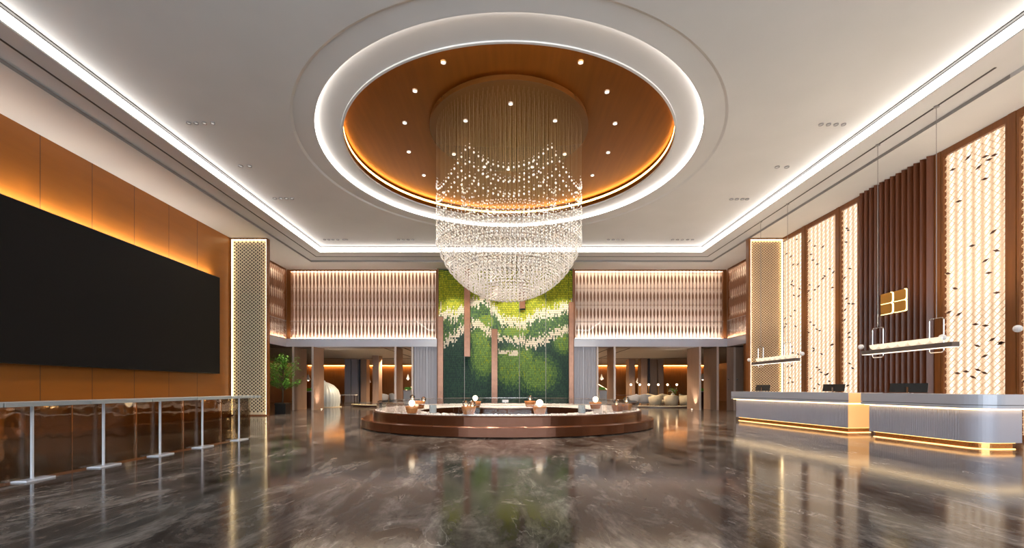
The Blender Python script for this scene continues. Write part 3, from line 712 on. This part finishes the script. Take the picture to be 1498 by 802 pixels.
# ------------------------------------------------------------------ linear pendant lamps
def pendant(label,yc,L_,wires,globes):
    X=10.41; zb_=2.30; t=thing('linear_pendant',label,'pendant lamp',(X,yc,ZM))
    zz_=zb_-ZM
    mb=MB(); mb.box(-.09,.09,-L_/2,L_/2,zz_-.08,zz_+.03); mb.build('bar',mat('pendant_bar',(.16,.13,.12),.4,.4),t)
    MB().box(-.085,.085,-L_/2+.02,L_/2-.02,zz_-.09,zz_-.081).build('diffuser',emis('pendant_under',(1,.8,.6),1.6),t)
    n=7
    sc=M.setdefault('pend_scoop',mat('pendant_scoop',(.9,.82,.68),.4,emit=(1,.82,.58),es=.40))
    mb=MB(); Ls=L_*.80
    for i in range(n):
        yy=-L_/2+.10+Ls*(i+.5)/n+L_*.05; rr=Ls/n/2*.98; v=[];K=10
        for (xx,) in((-.10,),(.10,)):
            for k in range(K+1): a=pi*k/K; v.append((xx,yy-rr*cos(a),zz_+.032+.14-.14*sin(a)))
        f=[tuple(range(K+1)),tuple(range(2*K+1,K,-1))]+[(k,K+1+k,K+2+k,k+1) for k in range(K)]+[(0,K,2*K+1,K+1)]
        mbs=MB().add(v,f); mbs.build('scalloped_shade',sc,t)
    for wy in wires:
        MB().tube((0,wy,zz_+.64),(0,wy,-.02),.007,6).build('cable',M['metal_grey'],t)
        MB().lathe([(.055,0),(.055,-.03),(.02,-.035)],14,(0,wy,0)).build('canopy',M['metal_grey'],t)
        w_,z0,z1,r=.18,zz_-.19,zz_+.64,.05; pts=[]
        for (cy,cz,a0) in((w_-r,z1-r,0),(-w_+r,z1-r,pi/2),(-w_+r,z0+r,pi),(w_-r,z0+r,3*pi/2)):
            for k in range(4): a=a0+k*pi/6; pts.append((0,wy+cy+r*cos(a),cz+r*sin(a)))
        MB().path(pts,.011,6,True).build('loop_frame',M['chrome'],t)
    for g in globes: MB().sphere((-.02,g,zz_+.16),.075,14,10).build('glass_globe',M['globe'],t)
M['globe']=mat('milky_globe',(.75,.72,.72),.12,coat=.5)
pendant('slim hanging linear lamp with scalloped shades over the farther desk',17.4,2.86,(.9,-.85),(-1.7,1.75))
pendant('long hanging linear lamp with scalloped shades in front of the fluted wall',11.67,2.65,(.85,-.86),(-1.03,1.42))
pendant('hanging linear lamp showing only its milky end globe near the edge',7.45,2.5,(.7,-.8),(1.62,))

# ------------------------------------------------------------------ glass high tables along the left
bounds=[4.4,5.52,6.67,7.83,8.97,10.15,11.3]; legs=[4.95,6.05,7.12,8.28,9.43,10.72]
LB=['glass high table cut off by the picture edge','glass high table with the tallest looking pale leg, nearest whole one in the row','second whole glass high table in the row along the screen wall','middle glass high table of the row, third whole one','glass high table next to last towards the diamond pillar','farthest glass high table, beside the foot of the diamond pillar']
XT=-6.45
for i,(a,b_) in enumerate(zip(bounds,bounds[1:])):
    ly=legs[i]; t=thing('glass_high_table',LB[i],'table',(XT,ly,0)); c0,c1=a-ly,b_-ly
    MB().box(-.30,.22,c0+.012,c1-.012,1.01,1.065).build('tabletop',M['glasstop'],t)
    MB().box(-.014,.014,-.012,.012,.022,1.01).build('leg',M['frost'],t)
    MB().box(-.12,.10,-.16,.22,0,.022).build('foot_plate',M['frost'],t)
    MB().box(-.066,-.054,c0+.012,c1-.012,.022,1.01).build('tinted_pane',M['glassbronze'],t)

# ------------------------------------------------------------------ round copper platform
PC=(0,16.0); 
t=thing('round_platform','wide round copper platform of two steps carrying pale pebbles and glass globes','platform',(0,16,0))
MB().lathe([(4.93,0),(5.0,.03),(5.0,.26),(4.96,.29),(4.6,.29)],128,caps=False).build('lower_step',M['copper'],t,smooth=False)
def hole_ring(mb,r_o,z,hc,hr,mi=0,n=96,flip=False):
    A=[(r_o*cos(2*pi*i/n),r_o*sin(2*pi*i/n),z) for i in range(n)]; B=[]
    for i in range(n):
        a=2*pi*i/n; dx,dy=cos(a),sin(a); b__=dx*hc[0]+dy*hc[1]; B.append((hc[0]+hr*dx,hc[1]+hr*dy,z))
    band(mb,A,B,mi)
HC,HR=(0,-1.35),2.8
mb=MB(); mb.lathe([(4.62,.29),(4.62,.50),(4.60,.53),(4.55,.53)],128,caps=False)
n=96; mb.add([(HC[0]+HR*cos(2*pi*i/n),HC[1]+HR*sin(2*pi*i/n),z) for z in(.31,.53) for i in range(n)],[(i,(i+1)%n,n+(i+1)%n,n+i) for i in range(n)])
mb.build('upper_step',M['copper'],t)
MB().lathe([(.001,.30),(4.62,.30)],96,caps=False).build('basin_floor',M['water'],t)
mb=MB(); hole_ring(mb,4.56,.525,HC,HR); mb.build('bed_top',M['pebble'],t)
mb=MB(); mb.lathe([(1.35,.30),(1.35,.55),(1.30,.57),(.001,.57)],64,(0,.15,0),caps=False); mb.build('island',M['copper'],t)
# pebbles: nobody could count them
mb=MB(); rnd=random.Random(5)
def peb(x,y,z,r):
    mb.lathe([(.001,-r*.5),(r*.9,-r*.1),(r*.75,r*.35),(.001,r*.55)],5,(x,y,z),sx=rnd.uniform(.8,1.3),sy=rnd.uniform(.8,1.2),caps=False)
c=0
while c<5200:
    a=rnd.uniform(0,2*pi); r=sqrt(rnd.random())*4.5; x,y=r*cos(a),r*sin(a)
    if (x-HC[0])**2+(y-HC[1])**2<(HR+.06)**2: continue
    peb(x,y,.538,rnd.uniform(.03,.06)); c+=1
for i in range(900):
    a=rnd.uniform(0,2*pi); r=sqrt(rnd.random())*1.25; peb(r*cos(a),.15+r*sin(a),.585,rnd.uniform(.03,.05))
mb.build('pebbles',M['pebble'],None,loc=(0,16,0)); tag(bpy.data.objects['pebbles'],'pale pink and white pebbles covering the top of the copper platform','pebbles',kind='stuff')
# sparkling glass stones in the front of the basin
mb=MB()
for i in range(420):
    x=rnd.uniform(-1.3,1.3); y=-3.6+rnd.uniform(-.28,.3)+.09*x*x; peb(x,y,.40+rnd.uniform(0,.1),.045)
M['sparkle']=mat('crystal_stone',(.9,.85,.82),.1,emit=(1,.75,.7),es=.6)  # sparkle put into the stones' own material as emission
tag(mb.build('crystal_stones',M['sparkle'],None,loc=(0,16,0)),'glowing white crystal stones in the basin of the copper platform','stones',kind='stuff')
# glass upstand
g=thing('glass_balustrade','low clear glass guard standing around the rim of the copper platform','balustrade',(0,16,.53))
n=40
for i in range(n):
    a0=2*pi*(i+.02)/n; a1=2*pi*(i+.98)/n; am=(a0+a1)/2; r=4.5
    v=[(r*cos(a),r*sin(a),z) for z in(0,.27) for a in(a0,am,a1)]
    v+=[((r-.012)*cos(a),(r-.012)*sin(a),z) for z in(0,.27) for a in(a0,am,a1)]
    MB().add(v,[(0,1,4,3),(1,2,5,4),(7,6,9,10),(8,7,10,11),(3,4,10,9),(4,5,11,10),(0,3,9,6),(5,2,8,11)]).build('glass_pane',M['glassrail'],g)
mb=MB(); pts=[(4.495*cos(2*pi*i/80),4.495*sin(2*pi*i/80),.275) for i in range(80)]; mb.path(pts,.008,5,True).build('top_rail',M['chrome'],g)
# lamps on the platform
def globe_lamp(label,x,y,s,globes,z=.56):
    """copper bowl holding glass globes; globes: (dx,dz,r,lit)"""
    t=thing('globe_lamp',label,'lamp',(x,y,z))
    MB().lathe([(.12*s,0),(.135*s,.02*s),(.165*s,.12*s),(.18*s,.19*s),(.165*s,.19*s),(.15*s,.12*s),(.10*s,.03*s)],20,caps=True).build('copper_bowl',M['terracotta'],t,smooth=True)
    for dx,dz,r,lit in globes:
        zc=.17*s+dz*s; pr=[(.001,-r*1.15),(r*.35,-r*1.05),(r*.75,-r*.6),(r*.98,-r*.05),(r*.9,r*.45),(r*.5,r*.88),(.001,r)]
        o=MB().lathe([(a,b) for a,b in pr],18,(dx*s,0,zc+r),caps=False).build('glass_globe',M['bulb'] if lit else M['globeglass'],t,smooth=True)
        if not lit: MB().sphere((dx*s,0,zc+r*.45),r*.28,8,6).build('bulb',M['filament'],t)
        MB().tube((dx*s,0,.02),(dx*s,0,zc+r*.1),.012,6).build('stem',M['brass'],t)
M['globeglass']=glass('globe_glass',(.86,.84,.80),2.2)
globe_lamp('copper bowl lamp with one glowing balloon globe near the dome end of the platform',-2.62,12.25,1.0,[(0,.02,.088,True)])
globe_lamp('copper bowl lamp with two clear globes behind the glowing one',-3.0,15.0,1.35,[(-.14,.05,.088,False),(.14,0,.088,False)])
globe_lamp('copper bowl lamp with clear globe at the middle front of the platform',-1.02,11.80,1.1,[(-.07,.0,.09,False),(.09,.0,.09,False)])
globe_lamp('small copper bowl lamp with glowing balloon globe behind the front clear one',-1.09,15.2,1.1,[(0,.04,.09,True)],z=.59)
globe_lamp('copper bowl lamp with large glowing globe at the front of the platform',.86,11.85,1.05,[(0,.02,.095,True)])
globe_lamp('copper bowl lamp with tall clear globe on the island in the platform',.80,15.6,1.1,[(0,.04,.09,False)],z=.59)
globe_lamp('copper bowl lamp with glowing balloon globe towards the reception side',2.95,14.9,1.15,[(0,.02,.095,True)])
globe_lamp('copper bowl lamp with clear globe nearest the reception side rim',3.28,13.2,1.05,[(-.04,.0,.09,False)])
globe_lamp('copper bowl lamp with tall clear globe beside the rim on the reception side',3.72,13.9,1.05,[(0,.06,.09,False)])
for x,y,l in ((-2.05,12.3,'clear ribbed glass cylinder beside the glowing globe lamp'),(2.05,12.25,'clear ribbed glass cylinder in front of the basin on the reception side')):
    t=thing('glass_cylinder',l,'vase',(x,y,.56)); 
    MB().lathe([(.09,0),(.10,.02),(.10,.22),(.085,.22),(.085,.03)],20).build('vessel',M['glasstop'],t); MB().lathe([(.075,.03),(.075,.10)],16).build('filling',M['white'],t)
t=thing('table_sign','small white blank sign card standing at the back of the platform','sign',(-.08,19.9,.56)); MB().box(-.14,.14,0,.01,.05,.17).build('card',M['white'],t); MB().box(-.02,.02,0,.02,0,.05).build('foot',M['chrome'],t)

# ------------------------------------------------------------------ potted trees
def tree(label,x,y,h,seed,sp):
    rnd=random.Random(seed); t=thing('potted_tree',label,'potted tree',(x,y,0))
    mb=MB(); mb.box(-.25,.25,-.25,.25,0,.48); mb.box(-.27,.27,-.27,.27,.44,.5); mb.build('planter',M['blackbox'],t)
    MB().box(-.24,.24,-.24,.24,.49,.505).build('soil',M['soil'],t)
    mb=MB(); tips=[]
    mb.tube((0,0,.5),(.04,0,h*.72),.026,7,.012)
    for i in range(34):
        z=rnd.uniform(.36,.72)*h; a=rnd.uniform(0,2*pi); l=rnd.uniform(.45,1)*sp*(1.25-abs(z/h-.55)*1.5)
        q=(l*cos(a),l*sin(a)*.8,min(h,z+rnd.uniform(.05,.30)*h)); mb.tube((.02,0,z),q,.010,5,.004); tips.append(((.02,0,z),q))
    mb.build('trunk',M['bark'],t)
    mb=MB()
    for i in range(1700):
        p,q=rnd.choice(tips); u=rnd.uniform(.35,1.1); c=[p[k]+(q[k]-p[k])*u+rnd.gauss(0,.055) for k in range(3)]
        l=rnd.uniform(.06,.12); a=rnd.uniform(0,2*pi); e=rnd.uniform(-.7,.4); d=(cos(a)*cos(e)*l,sin(a)*cos(e)*l,sin(e)*l); s_=(-sin(a)*l*.28,cos(a)*l*.28,rnd.uniform(-.01,.01))
        mb.add([c,[c[k]+d[k]*.5+s_[k] for k in range(3)],[c[k]+d[k] for k in range(3)],[c[k]+d[k]*.5-s_[k] for k in range(3)]],[(0,1,2,3)])
    mb.build('foliage',M['leaf'],t)
tree('leafy green potted tree in a black square planter, the fuller of two',-10.80,21.45,3.1,1,.88)
tree('leafy green potted tree half hidden by the diamond pillar',-11.40,22.6,3.0,2,.55)

# ------------------------------------------------------------------ lounge furniture
t=thing('fluted_dome','pale blue-grey fluted dome pavilion seen past the timber blade','dome',(-12.05,29.3,0))
mb=MB(); K=28; 
for k in range(K):
    a0=2*pi*k/K
prof=[(1.18,0),(1.28,.35),(1.27,.75),(1.12,1.12),(.80,1.42),(.42,1.58),(.14,1.66),(.10,1.74),(.001,1.76)]
n=112; v=[];f=[]
for r,z in prof:
    for i in range(n): a=2*pi*i/n; rr=.78*r*(1+.03*abs(sin(a*K/2))); v.append((rr*cos(a),rr*sin(a),z))
for q in range(len(prof)-1):
    for i in range(n): j=(i+1)%n; f.append((q*n+i,q*n+j,(q+1)*n+j,(q+1)*n+i))
mb.add(v,f); mb.build('fluted_shell',M['shell'],t,smooth=True)
MB().lathe([(1.10,0),(1.10,.05),(.95,.05)],48,caps=False).build('base_ring',M['creamfab'],t)
def rim(label,cx,cy,r,z,a0,a1):
    t=thing('low_curved_bench',label,'bench',(cx,cy,0)); mb=MB(); n=36; v=[];f=[]
    for i in range(n+1):
        a=a0+(a1-a0)*i/n
        for (rr,zz_) in((r-.2,z-.06),(r+.2,z-.06),(r+.2,z),(r-.2,z)): v.append((rr*cos(a),rr*sin(a),zz_))
    for i in range(n):
        for k in range(4): f.append((4*i+k,4*i+(k+1)%4,4*i+4+(k+1)%4,4*i+4+k))
    f+=[(0,1,2,3),(4*n+3,4*n+2,4*n+1,4*n)]
    mb.add(v,f).build('seat_slab',M['creamfab'],t)
    v=[];f=[]
    for i in range(n+1):
        a=a0+(a1-a0)*i/n
        for (rr,zz_) in((r-.1,0),(r+.1,0),(r+.1,z-.06),(r-.1,z-.06)): v.append((rr*cos(a),rr*sin(a),zz_))
    for i in range(n):
        for k in range(4): f.append((4*i+k,4*i+(k+1)%4,4*i+4+(k+1)%4,4*i+4+k))
    MB().add(v,f).build('plinth',M['redwood'],t)
rim('cream topped curved low bench in front of the pale dome',-8.1,31.0,2.4,.18,radians(200),radians(340))
rim('cream topped curved low bench at the feet of the armchairs',10.2,31.2,3.0,.12,radians(200),radians(340))
def px_at(x,Y): return (x-PX)*Y/F
def tub(label,fab,loc,rz):
    t=thing('tub_armchair',label,'armchair',loc,rz,None); n=20; v=[];f=[]
    for i in range(n+1):
        a=radians(-20+220*i/n); hgt=.82-.16*abs(i/n-.5)*2
        for (r,z) in((.40,.12),(.44,.4),(.47,hgt-.05),(.44,hgt),(.36,hgt),(.33,hgt-.08),(.31,.4),(.31,.12)): v.append((r*cos(a),r*sin(a),z))
    for i in range(n):
        for k in range(8): f.append((8*i+k,8*i+(k+1)%8,8*i+8+(k+1)%8,8*i+8+k))
    f+=[tuple(range(8)),tuple(8*n+7-k for k in range(8))]
    MB().add(v,f).build('backrest',fab,t,smooth=True)
    MB().lathe([(.30,.14),(.33,.20),(.33,.38),(.28,.44),(.001,.45)],20,(0,-.04,0)).build('seat',fab,t,smooth=True)
    for k,(a,b_) in enumerate(((-.22,-.2),(.22,-.2),(-.22,.22),(.22,.22))): MB().tube((a,b_,.14),(a*1.1,b_*1.1,0),.018,6,.012).build('leg',M['blackbox'],t)
    return reg(t)
A0=tub('cream tub armchair with its back to the hall, nearest the broad timber blade',M['creamfab'],(px_at(1004,29.8),29.8,0),pi)
for x,Y,rz,l in ((982,29.3,pi*.95,'wide backed cream armchair in the middle of the lounge group'),(958,29.9,pi*1.15,'cream tub armchair turned towards the long dark table'),
                 (953,34.4,pi*.1,'cream tub armchair facing the hall, closest to the blue grey chairs'),(972,34.4,.1,'cream tub armchair facing the hall beneath the row of lamps'),(1003,33.4,pi*.3,'cream tub armchair half hidden by the broad timber blade')):
    dup(A0,(px_at(x,Y),Y,0),rz,l)
G0=tub('blue grey tub armchair beside the dark tables on the stair side',M['greyfab'],(px_at(926,31),31,0),pi*1.1)
dup(G0,(px_at(943,33),33,0),pi*.9,'blue grey tub armchair next to the first cream armchair')
dup(G0,(px_at(560,36.5),36.5,0),pi,'blue grey tub armchair near the free standing brown column')
dup(G0,(px_at(577,38),38,0),pi*.9,'blue grey tub armchair farther into the lounge beside its twin')
def table(label,x,Y,w,d,h,top='white',leg='chrome'):
    t=thing('lounge_table',label,'table',(px_at(x,Y),Y,0)); MB().box(-w,w,-d,d,h-.04,h).build('tabletop',M[top],t)
    for a,b_ in((-1,-1),(1,-1),(-1,1),(1,1)): MB().box(a*(w-.06)-.02,a*(w-.06)+.02,b_*(d-.06)-.02,b_*(d-.06)+.02,0,h-.04).build('leg',M[leg],t)
table('low dark table among the cream armchairs',968,31.8,.8,.4,.5,'redwood','blackbox')
table('small pale table in front of the grey lounge columns',511,34,.55,.35,.75)
table('dark table behind the glass guard on the stair side',914,34.5,.9,.4,.72,'redwood','blackbox')
# pedestals with green bowls
def pedestal(label,x,Y,w,h,m,d=.3):
    t=thing('pedestal',label,'pedestal',(px_at(x,Y),Y,0)); MB().box(-w,w,-d,d,0,h-.05).build('body',M[m],t); MB().box(-w-.06,w+.06,-d-.05,d+.05,h-.05,h).build('top',M['metal_grey'],t)
    mb=MB(); rnd=random.Random(int(x)); 
    for i in range(160):
        a=rnd.uniform(0,2*pi); r=rnd.uniform(0,w*.9); c=(r*cos(a),r*sin(a)*.5,h+rnd.uniform(.0,.10)); l=.07; mb.add([c,(c[0]+.03,c[1],c[2]+l),(c[0]+rnd.uniform(-.08,.08),c[1],c[2]+l*1.5),(c[0]-.03,c[1],c[2]+l)],[(0,1,2,3)])
    mb.build('greenery',M['leaf'],t)
pedestal('grey marble pedestal with low greenery by the pier on the dome side',597,28,.22,1.12,'shell'); pedestal('grey marble pedestal with low greenery by the pier near the stair',881,28,.22,1.12,'shell')
pedestal('dark red host stand with pale flowers between two taupe blades on the dome side',450,27.45,.35,1.05,'redwood'); pedestal('dark red host stand with greenery between the broad blades',1026,28.2,.33,1.05,'redwood')
# hanging bell lamps
def bell(label,x,y,Y):
    z=CZ+(PY-y)*Y/F; t=thing('bell_pendant',label,'pendant lamp',(px_at(x,Y),Y,3.66)); zz_=z-3.66
    MB().lathe([(.16,-.12),(.17,-.10),(.12,.02),(.07,.14),(.05,.28),(.001,.30)],18,(0,0,zz_)).build('shade',M['white'],t,smooth=True)
    MB().tube((0,0,zz_+.28),(0,0,0),.008,6).build('cord',M['metal_grey'],t); MB().sphere((0,0,zz_-.12),.06,10,6).build('bulb',M['bulb'],t)
for x,y,Y,l in ((451,554,31,'white bell pendant lamp between the taupe blades on the dome side'),(540,558,40,'small white bell pendant lamp beside the brown lounge column on the dome side'),(597,553,36,'white bell pendant lamp above the pedestal on the dome side'),(880,553,36,'white bell pendant lamp above the pedestal near the stair'),(933,558,40,'small white bell pendant lamp behind the row of lamps'),(1028,553,31,'white bell pendant lamp above the dark red host stand')):
    bell(l,x,y,Y)
# row of wall lamps
for x in (923,936,949,963,976.5,990):
    Y=35.1; t=thing('globe_floor_lamp','slim lamp with a small glowing globe in the row behind the armchairs','lamp',(px_at(x,Y),Y,0),0,'row of small glowing globe lamps in the lounge')
    z=CZ+(PY-563)*Y/F; MB().sphere((0,0,z),.08,12,8).build('globe',emis('row_globe',(1,.72,.40),6),t) if x==923 else None
    if x==923: row0=t; MB().tube((0,0,0),(0,0,z-.1),.02,6).build('pole',M['brass'],t); MB().lathe([(.15,0),(.15,.03)],16).build('base',M['brass'],t); reg(t)
    else:
        for c_ in KIDS[row0.name]:
            k_=c_.copy(); COL.objects.link(k_); k_.parent=t
# flowers
t=thing('flower_vase','white flowers with dark leaves in a vase behind the armchairs','vase',(px_at(984,34.8),34.8,.5)); 
MB().lathe([(.10,0),(.16,.12),(.12,.3),(.08,.34)],16).build('vase',M['white'],t); rnd=random.Random(9); mb=MB(); m2=MB()
for i in range(60):
    c=(rnd.gauss(0,.18),rnd.gauss(0,.12),.55+rnd.gauss(0,.14)); (m2 if i%3 else mb).sphere(c,rnd.uniform(.03,.06),6,4)
mb.build('foliage',M['leaf'],t); m2.build('blossom',M['creamfab'],t)
MB().box(-.3,.3,-.3,.3,0,.5).build('side_table',M['redwood'],None,loc=(px_at(984,34.8),34.8,0)); tag(bpy.data.objects['side_table'],'dark side table carrying the flower vase','table')
# stair with lit handrail, seen through both openings near the piers
for s,l in ((1,'dark stair with glowing handrail deep in the lounge on the armchair side'),(-1,'dark stair with glowing handrail deep in the lounge on the dome side')):
    t=thing('staircase',l,'stairs',(s*8.0,42,0)); mb=MB()
    for i in range(12): mb.box(s*(-1.5+.28*i)-.16,s*(-1.5+.28*i)+.16,0,1.2,0,2.4-.18*i)
    mb.build('steps',M['redwood'],t); MB().tube((s*-1.6,-.05,2.9),(s*1.7,-.05,.95),.035,6).build('glowing_handrail',emis('rail_glow',(1,.7,.35),3),t)

# ------------------------------------------------------------------ lights
def area(name,loc,rot,sx,sy,power,col):
    l=bpy.data.lights.new(name,'AREA'); l.shape='RECTANGLE'; l.size=sx; l.size_y=sy; l.energy=power; l.color=col
    o=bpy.data.objects.new(name,l); COL.objects.link(o); o.location=loc; o.rotation_euler=rot; return o
for x in (-9,-5,5,9):
    for y in (29,34,40): spot('lounge_lamp',None,(x,y,3.6),800,140,col=(1,.72,.45),size=.1)
for x in (-3.0,-1.4,.2,1.7,3.1): # wall washers over the green wall
    spot('moss_lamp',None,(x,23.6,7.95),480,58,rot=(radians(20),0,0),col=(1,.93,.72),size=.04)

for (x,rx,W_) in ((-8.2,0,8.2),(8.1,0,8.2)):
    a=area('fascia_uplight',(x,YB-.035,4.075),(pi-radians(12),0,0),W_,.04,115,(1,.90,.80))
    a=area('screen_top_light',(x,YB-.035,7.86),(radians(-10),0,0),W_,.04,40,(1,.78,.56))
for s_ in(-1,1):
    a=area('fascia_uplight',(-12.46 if s_<0 else 12.41,22.8,4.075),(pi,s_*radians(12),0),.04,4.6,110,(1,.84,.66))
a=area('screen_ledge_light',(XL+.21,10.9,5.97),(pi,radians(-42),0),.04,15.6,130,(1,.92,.84))
for yy in (18.3,16.6,14.9,13.2,11.5,9.8,8.1): spot('ledge_lamp',None,(XL+.20,yy,5.98),13,80,rot=(pi,radians(6),0),col=(1,.72,.40),size=.05)
for y_ in (17.4,11.67,7.45): spot('pendant_uplight',None,(10.41,y_,2.62),230,150,rot=(pi,0,0),col=(1,.88,.72),size=.1)
spot('tree_fill_spot',None,(-10.9,20.6,7.95),700,28,col=(1,.92,.75)); spot('desk_lamp',None,(9.0,10,7.9),120,60,col=(1,.92,.85))  # tree spot is an added fill that brightens the foliage
w=bpy.data.worlds.new('world'); S.world=w; w.use_nodes=True; b=w.node_tree.nodes['Background']
sky=w.node_tree.nodes.new('ShaderNodeTexSky'); sky.sky_type='HOSEK_WILKIE'; sky.turbidity=6; sky.sun_direction=(0.2,.6,.75)
mixn=w.node_tree.nodes.new('ShaderNodeMix'); mixn.data_type='RGBA'; mixn.inputs[0].default_value=.7; mixn.inputs[7].default_value=(.82,.90,1,1)
w.node_tree.links.new(sky.outputs[0],mixn.inputs[6]); w.node_tree.links.new(mixn.outputs[2],b.inputs[0]); b.inputs[1].default_value=9.0

S.view_settings.view_transform='Standard'; S.view_settings.look='None'; S.view_settings.gamma=1; S.view_settings.exposure=0.62
S.view_settings.use_curve_mapping=False
S.cycles.use_denoising=True; S.cycles.max_bounces=7; S.cycles.diffuse_bounces=4; S.cycles.glossy_bounces=4; S.cycles.transparent_max_bounces=48
S.cycles.sample_clamp_indirect=6; S.cycles.caustics_reflective=False; S.cycles.caustics_refractive=False
